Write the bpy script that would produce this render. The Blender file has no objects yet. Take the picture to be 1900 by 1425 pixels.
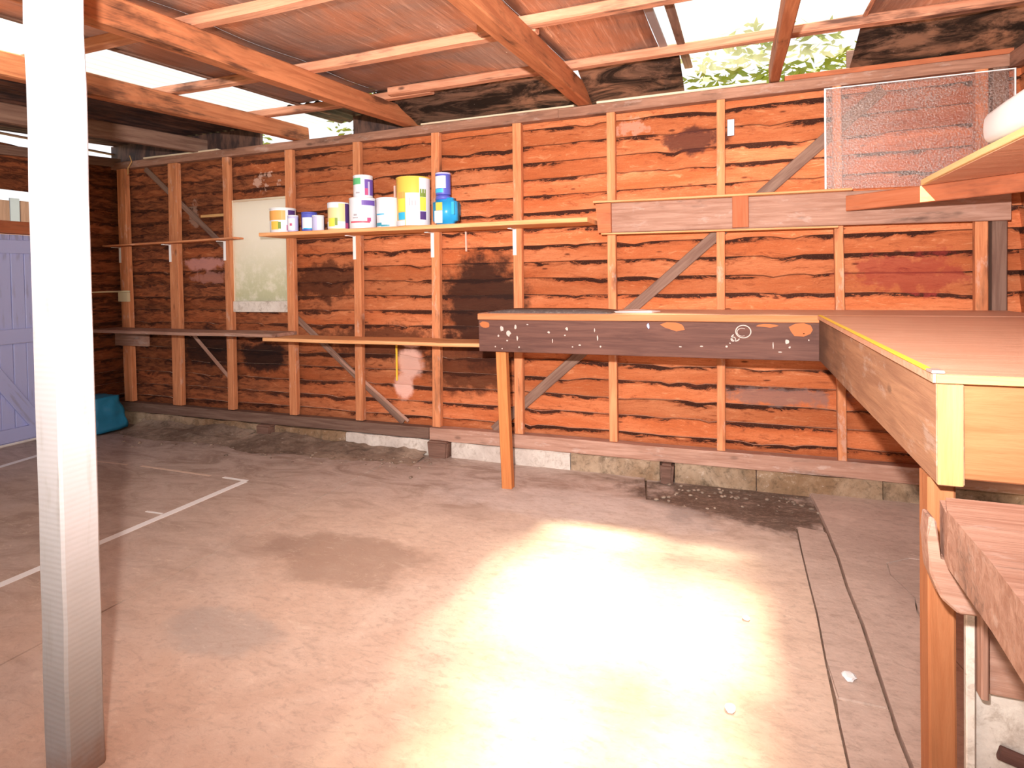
import bpy, bmesh, math, random
from mathutils import Vector, Matrix, noise as mnoise
R = random.Random(7)
sc = bpy.context.scene
col = sc.collection
# ---------------------------------------------------------------- camera
cam_d = bpy.data.cameras.new('camera'); cam = bpy.data.objects.new('camera', cam_d); col.objects.link(cam)
YAW, PITCH, ROLL = -0.3659, -0.0183, -0.01573
fwd = Vector((math.sin(YAW)*math.cos(PITCH), math.cos(YAW)*math.cos(PITCH), math.sin(PITCH)))
rt = Vector((math.cos(YAW), -math.sin(YAW), 0)); up = rt.cross(fwd)
r2 = math.cos(ROLL)*rt + math.sin(ROLL)*up; u2 = -math.sin(ROLL)*rt + math.cos(ROLL)*up
CAM = Vector((4.9239, -3.5025, 1.1716))
cam.matrix_world = Matrix(((r2.x, u2.x, -fwd.x, CAM.x), (r2.y, u2.y, -fwd.y, CAM.y), (r2.z, u2.z, -fwd.z, CAM.z), (0, 0, 0, 1)))
cam_d.sensor_width = 36; cam_d.lens = 1100.84/1900*36; cam_d.shift_y = (538.24-712.5)/1900
cam_d.clip_start = 0.02
sc.camera = cam
# ---------------------------------------------------------------- light
vs = sc.view_settings
vs.view_transform = 'Standard'; vs.look = 'None'; vs.gamma = 1; vs.use_curve_mapping = False
vs.exposure = 1.0
w = bpy.data.worlds.new('sky'); sc.world = w; w.use_nodes = True
w.node_tree.nodes['Background'].inputs[0].default_value = (0.98, 0.98, 1.0, 1)
w.node_tree.nodes['Background'].inputs[1].default_value = .62
def lamp(name, kind, energy, colr, loc, **k):
    d = bpy.data.lights.new(name, kind); d.energy = energy; d.color = colr
    for a, b in k.items(): setattr(d, a, b)
    o = bpy.data.objects.new(name, d); col.objects.link(o); o.location = loc
    return o
sun = lamp('sun', 'SUN', 10, (1, .92, .70), (8, 5, 9), angle=math.radians(7))
sun.rotation_euler = Vector((-.55, -.75, -2.36)).to_track_quat('-Z', 'Y').to_euler()
# the photographer's flash, held up and to the left of the lens
flash = lamp('camera_flash', 'SPOT', 410, (1, .93, .88), CAM + u2*.27 - r2*.12 - fwd*.02, shadow_soft_size=.03, spot_size=math.radians(150), spot_blend=1.0)
flash.rotation_euler = Vector((-.22, .93, .30)).to_track_quat('-Z', 'Y').to_euler()

# ---------------------------------------------------------------- helpers
def tag(o, label=None, cat=None, group=None, kind=None):
    if label: o['label'] = label
    if cat: o['category'] = cat
    if group: o['group'] = group
    if kind: o['kind'] = kind
    return o
def empty(name, loc=(0, 0, 0), **k):
    o = bpy.data.objects.new(name, None); col.objects.link(o); o.location = loc; o.empty_display_size = .1
    return tag(o, **k)
def origin(p):
    v = Vector((0, 0, 0))
    while p: v += p.location; p = p.parent
    return v
def link(name, me, mat, parent, loc):
    for m in (mat if isinstance(mat, (list, tuple)) else [mat]): me.materials.append(m)
    o = bpy.data.objects.new(name, me); col.objects.link(o)
    o.parent = parent; o.location = Vector(loc) - origin(parent)
    return o
def from_bm(name, bm, mat, parent=None, loc=(0, 0, 0), smooth=False):
    bmesh.ops.recalc_face_normals(bm, faces=bm.faces)
    me = bpy.data.meshes.new(name); bm.to_mesh(me); bm.free()
    if smooth:
        me.polygons.foreach_set('use_smooth', [True]*len(me.polygons))
    return link(name, me, mat, parent, loc)
def beam(name, p0, p1, wd, ht, mat, parent=None, side=None, bev=.004, rough=.0015, seg=.35):
    """timber from p0 to p1 (centre line); wd across, ht upwards; grain runs along its local x"""
    p0 = Vector(p0); p1 = Vector(p1); d = p1-p0; L = d.length; x = d.normalized()
    if side is None: side = Vector((0, 1, 0)) if abs(x.y) < .8 else Vector((1, 0, 0))
    y = (Vector(side) - x*Vector(side).dot(x)).normalized(); z = x.cross(y)
    n = max(1, int(L/seg)); bm = bmesh.new(); rings = []
    c = min(bev, wd*.3, ht*.3)
    for i in range(n+1):
        t = L*i/n; jy = R.uniform(-1, 1)*rough; jz = R.uniform(-1, 1)*rough
        q = [(wd/2-c, ht/2), (wd/2, ht/2-c), (wd/2, -ht/2+c), (wd/2-c, -ht/2), (-wd/2+c, -ht/2), (-wd/2, -ht/2+c), (-wd/2, ht/2-c), (-wd/2+c, ht/2)]
        rings.append([bm.verts.new((t, a+jy+R.uniform(-1, 1)*rough*.5, b+jz)) for a, b in q])
    for a, b in zip(rings, rings[1:]):
        for k in range(8): bm.faces.new((a[k], a[(k+1) % 8], b[(k+1) % 8], b[k]))
    bm.faces.new(rings[0]); bm.faces.new(rings[-1])
    o = from_bm(name, bm, mat, parent, p0)
    o.rotation_euler = Matrix((x, y, z)).transposed().to_euler()
    return o
def box(name, x0, x1, y0, y1, z0, z1, mat, parent=None, bev=.003, **k):
    """axis aligned timber whose grain runs along its longest side"""
    dx, dy, dz = x1-x0, y1-y0, z1-z0; cx, cy, cz = (x0+x1)/2, (y0+y1)/2, (z0+z1)/2
    if dx >= dy and dx >= dz: return beam(name, (x0, cy, cz), (x1, cy, cz), dy, dz, mat, parent, bev=bev, **k)
    if dy >= dz: return beam(name, (cx, y0, cz), (cx, y1, cz), dx, dz, mat, parent, bev=bev, **k)
    return beam(name, (cx, cy, z0), (cx, cy, z1), dy, dx, mat, parent, bev=bev, **k)
def prism(name, pts, z0, z1, mat, parent=None, bev=0, top_jit=0, base=(0, 0, 0)):
    """polygon in plan extruded upwards"""
    bm = bmesh.new(); a = [bm.verts.new((x, y, z0)) for x, y in pts]; b = [bm.verts.new((x, y, z1)) for x, y in pts]
    n = len(pts)
    bm.faces.new(a); tf = bm.faces.new(b)
    for i in range(n): bm.faces.new((a[i], a[(i+1) % n], b[(i+1) % n], b[i]))
    if bev: bmesh.ops.bevel(bm, geom=list(tf.edges), offset=bev, segments=2, affect='EDGES')
    bmesh.ops.translate(bm, verts=bm.verts, vec=-Vector(base))
    return from_bm(name, bm, mat, parent, base)
def tube(name, pts, r, mat, parent=None, n=6):
    bm = bmesh.new(); rings = []; pts = [Vector(p) for p in pts]; o = pts[0]
    for i, p in enumerate(pts):
        d = (pts[min(i+1, len(pts)-1)] - pts[max(i-1, 0)]).normalized()
        s = d.cross(Vector((0, 0, 1)) if abs(d.z) < .9 else Vector((1, 0, 0))).normalized(); t = d.cross(s)
        rings.append([bm.verts.new(p-o+r*(math.cos(a)*s+math.sin(a)*t)) for a in [6.2832*k/n for k in range(n)]])
    for a, b in zip(rings, rings[1:]):
        for k in range(n): bm.faces.new((a[k], a[(k+1) % n], b[(k+1) % n], b[k]))
    bm.faces.new(rings[0]); bm.faces.new(rings[-1])
    return from_bm(name, bm, mat, parent, o, smooth=True)
def lathe(name, prof, mat, parent, loc, n=28, flat=True):
    bm = bmesh.new(); rings = []
    for r, z in prof:
        rings.append([bm.verts.new((r*math.cos(6.2832*k/n), r*math.sin(6.2832*k/n), z)) for k in range(n)] if r > 1e-6 else [bm.verts.new((0, 0, z))])
    for a, b in zip(rings, rings[1:]):
        for k in range(n):
            if len(a) == 1 and len(b) == 1: continue
            if len(a) == 1: bm.faces.new((a[0], b[k], b[(k+1) % n]))
            elif len(b) == 1: bm.faces.new((a[k], a[(k+1) % n], b[0]))
            else: bm.faces.new((a[k], a[(k+1) % n], b[(k+1) % n], b[k]))
    o = from_bm(name, bm, mat, parent, loc, smooth=True)
    return o

# ---------------------------------------------------------------- materials
class NT:
    def __init__(s, name):
        s.m = bpy.data.materials.new(name); s.m.use_nodes = True; s.t = s.m.node_tree; s.t.nodes.clear()
        s.out = s.t.nodes.new('ShaderNodeOutputMaterial')
    def n(s, typ, **k):
        nd = s.t.nodes.new(typ)
        for a, b in k.items():
            if a.startswith('i_'): nd.inputs[int(a[2:])].default_value = b
            else: setattr(nd, a, b)
        return nd
    def l(s, a, b): s.t.links.new(a, b)
    def val(s, sock, v):
        if hasattr(v, 'is_linked') or hasattr(v, 'links'): s.l(v, sock)
        else: sock.default_value = v
    def math(s, op, a, b=0.0, clamp=False):
        nd = s.n('ShaderNodeMath', operation=op, use_clamp=clamp); s.val(nd.inputs[0], a); s.val(nd.inputs[1], b); return nd.outputs[0]
    def mix(s, f, a, b):
        nd = s.n('ShaderNodeMix', data_type='RGBA'); s.val(nd.inputs[0], f); s.val(nd.inputs[6], c4(a)); s.val(nd.inputs[7], c4(b)); return nd.outputs[2]
    def rng(s, v, a, b, c=0.0, d=1.0):
        nd = s.n('ShaderNodeMapRange', interpolation_type='SMOOTHSTEP'); s.val(nd.inputs[0], v)
        for i, q in enumerate((a, b, c, d)): nd.inputs[i+1].default_value = q
        return nd.outputs[0]
    def noise(s, vec, scale, detail=4, rough=.55, dist=0.0):
        nd = s.n('ShaderNodeTexNoise'); s.l(vec, nd.inputs['Vector']); nd.inputs['Scale'].default_value = scale
        nd.inputs['Detail'].default_value = detail; nd.inputs['Roughness'].default_value = rough; nd.inputs['Distortion'].default_value = dist
        return nd.outputs[0]
    def mapping(s, vec, scale=(1, 1, 1), loc=None):
        nd = s.n('ShaderNodeMapping'); s.l(vec, nd.inputs[0]); nd.inputs[3].default_value = scale
        if loc is not None: s.val(nd.inputs[1], loc)
        return nd.outputs[0]
    def bsdf(s, colr, rough=.7, spec=.3, bump=None, bstr=.3, metal=0.0, bdist=.01):
        p = s.n('ShaderNodeBsdfPrincipled'); s.val(p.inputs['Base Color'], c4(colr)); s.val(p.inputs['Roughness'], rough)
        p.inputs['Specular IOR Level'].default_value = spec; s.val(p.inputs['Metallic'], metal)
        if bump is not None:
            b = s.n('ShaderNodeBump'); b.inputs['Strength'].default_value = bstr; b.inputs['Distance'].default_value = bdist
            s.l(bump, b.inputs['Height']); s.l(b.outputs[0], p.inputs['Normal'])
        s.l(p.outputs[0], s.out.inputs[0]); s.p = p
        return s.m
def c4(c): return (*c, 1) if isinstance(c, (tuple, list)) and len(c) == 3 else c
def srgb(r, g, b):
    return tuple((v/255/12.92 if v <= 10 else ((v/255+.055)/1.055)**2.4) for v in (r, g, b))

def blob(s, pos, c, r, soft=.25, wob=.35, nscale=11):
    """0..1 patch with a ragged edge, where a stain has a place of its own on the boards"""
    v = s.n('ShaderNodeVectorMath', operation='SUBTRACT'); s.l(pos, v.inputs[0]); v.inputs[1].default_value = c
    d = s.n('ShaderNodeVectorMath', operation='DIVIDE'); s.l(v.outputs[0], d.inputs[0]); d.inputs[1].default_value = r
    L = s.n('ShaderNodeVectorMath', operation='LENGTH'); s.l(d.outputs[0], L.inputs[0])
    nz = s.math('MULTIPLY', s.math('SUBTRACT', s.noise(pos, nscale, 5, .65), .5), wob*5)
    return s.rng(s.math('ADD', L.outputs['Value'], nz), 1-soft, 1+soft, 1, 0)

def wood(name, light, mid, dark, stain=.35, rough=.75, gs=1.0, knots=.5, white=0.0, bstr=.35, whitecol=(.8, .77, .74), hue_var=.12, far=None, thr=.62):
    s = NT(name); tc = s.n('ShaderNodeTexCoord'); oi = s.n('ShaderNodeObjectInfo')
    off = s.math('MULTIPLY', oi.outputs['Random'], 37.0)
    cb = s.n('ShaderNodeCombineXYZ'); s.l(off, cb.inputs[0]); s.l(off, cb.inputs[1]); s.l(off, cb.inputs[2])
    g = s.mapping(tc.outputs['Object'], (.7*gs, 11*gs, 11*gs), cb.outputs[0])
    grain = s.noise(g, 3.5, 6, .65, .6)
    broad = s.noise(s.mapping(tc.outputs['Object'], (1.2, 4, 4), cb.outputs[0]), 1.7, 5, .6, .3)
    c = s.mix(s.rng(grain, .3, .72), mid, light)
    f = s.math('MULTIPLY', s.rng(s.math('ADD', s.math('MULTIPLY', grain, .4), s.math('MULTIPLY', broad, .7)), thr, thr+.15), stain, True)
    c = s.mix(f, c, dark)
    if knots:
        vr = s.n('ShaderNodeTexVoronoi'); s.l(s.mapping(tc.outputs['Object'], (1, 2.2, 2.2), cb.outputs[0]), vr.inputs['Vector']); vr.inputs['Scale'].default_value = 3.1
        k = s.math('MULTIPLY', s.rng(s.math('ADD', vr.outputs['Distance'], s.math('MULTIPLY', grain, .06)), .07, .14, 1, 0), knots)
        c = s.mix(k, c, dark)
    if white:
        wn = s.noise(s.mapping(tc.outputs['Object'], (2.2, 6, 6), cb.outputs[0]), 3, 6, .7)
        c = s.mix(s.math('MULTIPLY', s.rng(wn, .56, .66), white), c, whitecol)
    if far:
        so = s.n('ShaderNodeSeparateXYZ'); s.l(tc.outputs['Object'], so.inputs[0])
        c = s.mix(s.math('MULTIPLY', s.rng(s.math('ADD', so.outputs[0], s.math('MULTIPLY', s.math('SUBTRACT', broad, .5), 1.2)), far[0], far[1]), .85), c, dark)
    v = s.n('ShaderNodeHueSaturation'); s.l(c, v.inputs['Color'])
    s.l(s.rng(oi.outputs['Random'], 0, 1, 1-hue_var, 1+hue_var), v.inputs['Value'])
    return s.bsdf(v.outputs[0], rough, .25, grain, bstr)

O_L, O_M, O_D = (.66, .235, .105), (.50, .135, .048), (.045, .014, .008)
m_stud = wood('stud wood', (.72, .30, .14), (.48, .165, .07), (.08, .03, .02), .75, white=.18, thr=.57)
m_rafter = wood('rafter wood', (.50, .19, .085), (.32, .105, .045), (.055, .02, .012), .9, knots=.9, thr=.545, hue_var=.08)
m_purlin = wood('purlin wood', (.66, .33, .21), (.46, .19, .11), (.06, .025, .02), .9, knots=.8, thr=.56)
m_plate = wood('plate wood', (.38, .20, .14), (.22, .105, .07), (.05, .025, .02), .8, white=.10, thr=.56)
m_old = wood('weathered wood', (.50, .30, .23), (.33, .17, .12), (.08, .04, .03), .8, gs=1.2, white=.15, thr=.57)
m_grey = wood('grey brown wood', (.26, .16, .12), (.15, .08, .06), (.04, .02, .015), .6)
m_leg = wood('fresh pine', (.56, .22, .075), (.48, .15, .045), (.3, .08, .02), .4, knots=.2)
m_benchedge = wood('bench edge wood', (.54, .22, .10), (.46, .165, .065), (.25, .08, .03), .3, knots=.2)
m_top = wood('bench top board', (.66, .38, .27), (.56, .29, .19), (.36, .16, .10), .45, rough=.5, gs=.7, knots=0, white=.25, whitecol=(.8, .6, .48))
m_shelf = wood('shelf pine', (.84, .46, .23), (.68, .30, .12), (.3, .1, .04), .4, knots=.2)
m_pale = wood('pale pine', (.56, .34, .15), (.48, .26, .10), (.55, .3, .1), .25, knots=0)
m_red = wood('red brown board', (.52, .175, .085), (.42, .12, .05), (.14, .04, .02), .6, thr=.57)
m_under = wood('overhead panel board', (.90, .58, .42), (.84, .48, .33), (.5, .25, .15), .3, gs=.6, knots=0)
m_bright = wood('bright pine and light patch', (.95, .74, .40), (.92, .64, .28), (.6, .35, .14), .25, knots=0)
m_cross = wood('near pine board', (.42, .17, .075), (.33, .115, .045), (.18, .06, .02), .4, knots=.2)
m_dark = wood('dark stained board', (.15, .07, .055), (.085, .038, .032), (.02, .01, .01), .6)
m_side = wood('dirty side board', (.44, .24, .14), (.28, .14, .085), (.08, .045, .035), .85, white=.35, whitecol=(.55, .45, .40), far=(.8, 1.6))
m_cream = wood('cream painted wood', (.78, .68, .52), (.66, .5, .36), (.4, .22, .12), .35, knots=0)

def boards_mat(name, mirrored=False):
    s = NT(name); geo = s.n('ShaderNodeNewGeometry'); uv = s.n('ShaderNodeUVMap', uv_map='UVMap'); oi = s.n('ShaderNodeObjectInfo')
    pos = geo.outputs['Position']; sep = s.n('ShaderNodeSeparateXYZ'); s.l(uv.outputs[0], sep.inputs[0]); sp = s.n('ShaderNodeSeparateXYZ'); s.l(pos, sp.inputs[0])
    u, v = sep.outputs[0], sep.outputs[1]
    off = s.math('MULTIPLY', oi.outputs['Random'], 53.0)
    cb = s.n('ShaderNodeCombineXYZ'); s.l(u, cb.inputs[0]); s.l(v, cb.inputs[1]); s.l(off, cb.inputs[2])
    base = cb.outputs[0]
    grain = s.noise(s.mapping(base, (3.2, 1.5, 1)), 2.3, 9, .70, 1.1)
    fine = s.noise(s.mapping(base, (3, 14, 1)), 4, 4, .6, .2)
    broad = s.noise(s.mapping(base, (.8, .5, 1)), 1.6, 4, .55, .2)
    band = s.noise(s.mapping(base, (1.1, .35, 1)), 1.9, 3, .5)
    c = s.mix(s.rng(broad, .3, .7), O_M, O_L)
    c = s.mix(s.math('MULTIPLY', s.rng(fine, .40, .68), .45), c, (.36, .085, .03))
    c = s.mix(s.math('MULTIPLY', s.rng(grain, .54, .68), .5), c, (.36, .10, .04))
    c = s.mix(s.math('MULTIPLY', s.rng(grain, .44, .30), .45), c, (.84, .42, .22))
    # bark and resin streaks hugging the waney edge
    bn = s.rng(band, .32, .68)
    e = s.math('ADD', s.math('MULTIPLY', s.rng(v, .62, 1.0), s.math('ADD', s.math('MULTIPLY', bn, .27), .12)), s.math('MULTIPLY', s.rng(v, .25, 0.0), s.math('MULTIPLY', bn, .24)))
    st = s.math('ADD', s.math('MULTIPLY', grain, .85), s.math('ADD', e, s.math('MULTIPLY', bn, .055)))
    leftness = s.rng(sp.outputs[0], 3.4, .6, 0, 1)
    st = s.math('ADD', st, s.math('MULTIPLY', leftness, .06))
    jag = s.noise(s.mapping(base, (6, 3.2, 1)), 7, 6, .75, .6)
    st = s.math('ADD', st, s.math('MULTIPLY', s.math('SUBTRACT', jag, .5), .30))
    c = s.mix(s.math('MULTIPLY', s.rng(st, .50, .62), .55), c, (.26, .065, .025))
    c = s.mix(s.math('MULTIPLY', s.rng(st, .625, .68), .95), c, (.026, .010, .008))
    c = s.mix(s.math('MULTIPLY', s.rng(s.math('ADD', v, s.math('MULTIPLY', fine, .05)), .955, .985), .7), c, (.06, .02, .012))  # dark line at the lap: bark edge plus gap shade painted on
    hf = s.noise(s.mapping(base, (9, 5, 1)), 9, 5, .7)
    c = s.mix(s.math('MULTIPLY', s.rng(hf, .52, .7), .35), c, (.20, .06, .03))
    c = s.mix(s.math('MULTIPLY', s.rng(hf, .42, .28), .35), c, (.90, .50, .30))
    # knots
    vr = s.n('ShaderNodeTexVoronoi'); s.l(s.mapping(base, (1, .42, 1)), vr.inputs['Vector']); vr.inputs['Scale'].default_value = 4.2
    c = s.mix(s.math('MULTIPLY', s.rng(s.math('ADD', vr.outputs['Distance'], s.math('MULTIPLY', fine, .08)), .085, .15, 1, 0), .8), c, (.09, .025, .015))
    # the boards get darker and browner towards the left end
    c = s.mix(s.math('MULTIPLY', leftness, s.rng(broad, .2, .7, .5, .95)), c, s.mix(s.rng(grain, .38, .6), (.21, .066, .028), (.05, .018, .012)))
    for cc, rr, cl, am, wob in STAINS:
        c = s.mix(s.math('MULTIPLY', blob(s, pos, cc, rr, wob=wob), am), c, cl)
    hv = s.n('ShaderNodeHueSaturation'); s.l(c, hv.inputs['Color']); s.l(s.rng(oi.outputs['Random'], 0, 1, .8, 1.18), hv.inputs['Value'])
    return s.bsdf(hv.outputs[0], .8, .08, grain, .6)
STAINS = [
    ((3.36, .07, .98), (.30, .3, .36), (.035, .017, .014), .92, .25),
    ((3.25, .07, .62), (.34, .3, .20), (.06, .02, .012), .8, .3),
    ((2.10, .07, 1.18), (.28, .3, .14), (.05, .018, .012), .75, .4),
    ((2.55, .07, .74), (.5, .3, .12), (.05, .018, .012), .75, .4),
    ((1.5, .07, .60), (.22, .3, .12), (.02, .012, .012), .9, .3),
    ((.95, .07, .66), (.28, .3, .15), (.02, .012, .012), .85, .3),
    ((2.79, .07, .60), (.10, .3, .10), (.86, .52, .44), .9, .2),
    ((2.74, .07, .44), (.07, .3, .09), (.84, .5, .42), .85, .2),
    ((2.80, .07, .74), (.07, .3, .03), (.84, .5, .42), .85, .2),
    ((.93, .07, 1.33), (.20, .3, .05), (.50, .24, .22), .7, .5),
    ((1.0, .07, 1.22), (.16, .3, .05), (.48, .22, .18), .6, .6),
    ((1.55, .07, 1.96), (.07, .3, .06), (.66, .42, .33), .7, 1.3),
    ((.82, .07, 1.72), (.04, .3, .09), (.42, .26, .20), .6, .9),
    ((4.68, .07, 1.96), (.16, .3, .07), (.09, .03, .025), .85, .4),
    ((5.75, .07, 1.18), (.24, .3, .10), (.34, .045, .04), .6, .6),
    ((4.33, .07, 2.07), (.10, .3, .05), (.82, .5, .4), .4, 1.0),
    ((5.15, .07, .50), (.3, .3, .05), (.20, .13, .12), .7, .5),
]
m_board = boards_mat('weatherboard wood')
m_dust = NT('dusty ledge').bsdf((.72, .52, .40), .9, .1)

def conc(name, a, b, dirt, dirt_amt=.5, floor=False):
    s = NT(name); geo = s.n('ShaderNodeNewGeometry'); pos = geo.outputs['Position']
    n1 = s.noise(pos, 1.6, 8, .62, .6); n2 = s.noise(pos, 9, 6, .7); n3 = s.noise(s.mapping(pos, (1, 2.4, 1)), 2.6, 8, .7, 1.2)
    n4 = s.noise(pos, 70, 3, .6)
    c = s.mix(s.rng(n1, .35, .65), a, b)
    c = s.mix(s.math('MULTIPLY', s.rng(n2, .45, .75), .35), c, tuple(min(1, q*1.25) for q in a))
    c = s.mix(s.math('MULTIPLY', s.rng(n3, .53, .72), dirt_amt), c, dirt)
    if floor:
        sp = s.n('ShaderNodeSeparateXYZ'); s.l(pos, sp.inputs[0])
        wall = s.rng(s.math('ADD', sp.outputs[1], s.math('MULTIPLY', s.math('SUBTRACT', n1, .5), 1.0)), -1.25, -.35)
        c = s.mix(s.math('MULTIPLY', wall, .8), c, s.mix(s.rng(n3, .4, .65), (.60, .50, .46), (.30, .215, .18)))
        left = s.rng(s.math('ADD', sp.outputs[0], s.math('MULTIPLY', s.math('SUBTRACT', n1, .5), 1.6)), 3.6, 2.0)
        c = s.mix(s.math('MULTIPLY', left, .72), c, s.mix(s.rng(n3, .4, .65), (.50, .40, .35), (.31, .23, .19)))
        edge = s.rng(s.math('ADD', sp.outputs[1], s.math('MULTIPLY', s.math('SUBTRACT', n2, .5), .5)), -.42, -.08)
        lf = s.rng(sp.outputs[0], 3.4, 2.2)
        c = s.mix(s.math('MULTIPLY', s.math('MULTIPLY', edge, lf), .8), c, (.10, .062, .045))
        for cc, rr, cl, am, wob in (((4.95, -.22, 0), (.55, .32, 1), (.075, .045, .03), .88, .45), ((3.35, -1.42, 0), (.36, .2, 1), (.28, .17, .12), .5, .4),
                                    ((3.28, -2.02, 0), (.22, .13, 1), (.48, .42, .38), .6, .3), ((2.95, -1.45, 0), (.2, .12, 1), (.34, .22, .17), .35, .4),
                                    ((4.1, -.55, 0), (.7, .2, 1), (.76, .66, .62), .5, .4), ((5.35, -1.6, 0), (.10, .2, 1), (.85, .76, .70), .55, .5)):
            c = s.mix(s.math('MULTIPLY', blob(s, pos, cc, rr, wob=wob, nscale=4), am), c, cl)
    n5 = s.noise(s.mapping(pos, (1, 1.8, 1)), 24, 6, .75, .5)
    c = s.mix(s.math('MULTIPLY', s.rng(n5, .48, .70), .6), c, dirt)
    n6 = s.noise(s.mapping(pos, (1, 2.6, 1)), 5.5, 9, .78, 1.5)
    c = s.mix(s.math('MULTIPLY', s.rng(n6, .52, .68), .45), c, dirt)
    c = s.mix(s.math('MULTIPLY', s.rng(n6, .44, .30), .45), c, tuple(min(.9, q*1.3) for q in a))
    c = s.mix(s.math('MULTIPLY', s.rng(n5, .42, .28), .35), c, (.86, .76, .68))
    sp2 = s.rng(n4, .70, .76)
    c = s.mix(s.math('MULTIPLY', sp2, .35), c, (.16, .1, .08))
    hgt = s.math('ADD', n2, s.math('MULTIPLY', n4, .4))
    return s.bsdf(c, s.rng(n1, .3, .7, .55, .85), .35, hgt, .35, bdist=.006)
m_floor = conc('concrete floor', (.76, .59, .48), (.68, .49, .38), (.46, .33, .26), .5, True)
m_slab2 = conc('pale concrete', (.64, .50, .43), (.52, .39, .33), (.36, .26, .21), .5)
m_slab3 = conc('grey concrete', (.50, .40, .36), (.38, .30, .26), (.24, .18, .15), .5)
m_foot_w = conc('white footing', (.72, .66, .60), (.56, .48, .43), (.30, .22, .17), .5)
m_foot_m = conc('mossy footing', (.44, .32, .22), (.24, .14, .075), (.06, .04, .022), .95)
m_dirt = conc('dry dirt', (.26, .17, .12), (.15, .095, .07), (.06, .04, .03), .7)
m_bank = conc('crumbly dirt', (.40, .30, .23), (.17, .115, .085), (.06, .04, .03), .7)
m_stump = wood('brown stump', (.22, .12, .09), (.14, .075, .055), (.05, .03, .022), .4)

def paint(name, base, under, amt=.3, rough=.5, grime=(.24, .215, .20), low=True, bev=False):
    s = NT(name); geo = s.n('ShaderNodeNewGeometry'); tc = s.n('ShaderNodeTexCoord'); pos = geo.outputs['Position']
    n = s.noise(tc.outputs['Object'], 9, 7, .7); n2 = s.noise(s.mapping(tc.outputs['Object'], (1.2, 9, 9)), 3, 5, .6)
    c = s.mix(s.math('MULTIPLY', s.rng(n2, .56, .7), amt), base, under)
    if low:
        sp = s.n('ShaderNodeSeparateXYZ'); s.l(pos, sp.inputs[0])
        f = s.math('MULTIPLY', s.rng(s.math('ADD', sp.outputs[2], s.math('MULTIPLY', s.math('SUBTRACT', n, .5), .35)), .95, .0), .8)
        c = s.mix(f, c, grime)
        f = s.rng(s.math('ADD', sp.outputs[2], s.math('MULTIPLY', s.math('SUBTRACT', n, .5), .2)), .11, .0)
        c = s.mix(s.math('MULTIPLY', f, .75), c, (.25, .13, .08))
    wv = s.n('ShaderNodeTexWave', bands_direction='X'); s.l(s.mapping(tc.outputs['Object'], (1, .35, .35)), wv.inputs[0]); wv.inputs['Scale'].default_value = 24; wv.inputs['Distortion'].default_value = 2.5
    return s.bsdf(c, rough, .4, wv.outputs['Fac'] if low else n2, .12 if low else .2, bdist=.004)
m_post = paint('white post paint', (.50, .49, .525), (.34, .31, .29), .45)
m_door = paint('lavender door paint', (.46, .50, .82), (.20, .17, .19), .35, low=False)
m_white = NT('white enamel').bsdf((.86, .86, .88), .4, .4)
m_tape = NT('white floor tape').bsdf((.95, .94, .93), .6, .3)
m_tape2 = NT('worn floor tape').bsdf((.72, .55, .44), .7, .3)
def plain(name, c, rough=.5, metal=0.0, spec=.4): return NT(name).bsdf(c, rough, spec, metal=metal)
m_mat = conc('dark rubber mat', (.10, .075, .07), (.055, .04, .04), (.3, .25, .22), .35)
m_paper = plain('paper', (.86, .74, .72), .8)
m_blue = NT('blue plastic bag'); _t = m_blue.n('ShaderNodeTexCoord')
m_blue = m_blue.bsdf((.03, .36, .68), .35, .5, m_blue.noise(_t.outputs['Object'], 16, 4), .6)
m_yel = plain('yellow tape', (.90, .62, .06), .5)
m_clip = plain('silver clip', (.8, .8, .8), .3, .7)
m_grn = plain('galvanised strip', (.30, .32, .36), .45, .6)
m_cream_p = plain('cream plastic', (.74, .64, .42), .5)
m_pink = plain('pink paint', (.86, .55, .46), .6)
m_spot = plain('white paint splash', (.50, .41, .38), .7)
m_spot2 = plain('orange bare wood', (.42, .13, .045), .8)

def foil():
    s = NT('aged roof foil'); tc = s.n('ShaderNodeNewGeometry'); pos = tc.outputs['Position']
    n = s.noise(pos, 2.2, 6, .6, .8); f = s.noise(s.mapping(pos, (34, 2.0, 4)), 2, 4, .6, .4); n3 = s.noise(pos, 60, 2)
    c = s.mix(s.rng(n, .35, .65), (.40, .19, .12), (.30, .19, .16))
    c = s.mix(s.math('MULTIPLY', s.rng(f, .5, .75), .35), c, (.62, .42, .36))
    c = s.mix(s.math('MULTIPLY', s.rng(f, .45, .3), .4), c, (.16, .08, .06))
    c = s.mix(s.math('MULTIPLY', s.rng(n3, .74, .78), .7), c, (.9, .75, .68))
    return s.bsdf(c, .42, .4, f, .35, metal=.45)
m_foil = foil()
def felt():
    s = NT('mouldy felt'); tc = s.n('ShaderNodeNewGeometry'); pos = tc.outputs['Position']
    n = s.noise(s.mapping(pos, (1, 2.5, 2.5)), 3.2, 7, .7, .8); n3 = s.noise(pos, 70, 2)
    c = s.mix(s.rng(n, .4, .62), (.035, .022, .017), (.27, .155, .11))
    c = s.mix(s.math('MULTIPLY', s.rng(n3, .74, .78), .7), c, (.6, .5, .45))
    return s.bsdf(c, .85, .2, n, .8)
m_felt = felt()
def dark_roof():
    s = NT('dark corrugated iron'); tc = s.n('ShaderNodeNewGeometry'); pos = tc.outputs['Position']
    n = s.noise(s.mapping(pos, (6, 1.2, 2)), 3, 6, .6)
    c = s.mix(s.rng(n, .35, .7), (.055, .035, .035), (.19, .10, .075))
    return s.bsdf(c, .6, .4, n, .3, metal=.2)
m_iron = dark_roof()
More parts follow.
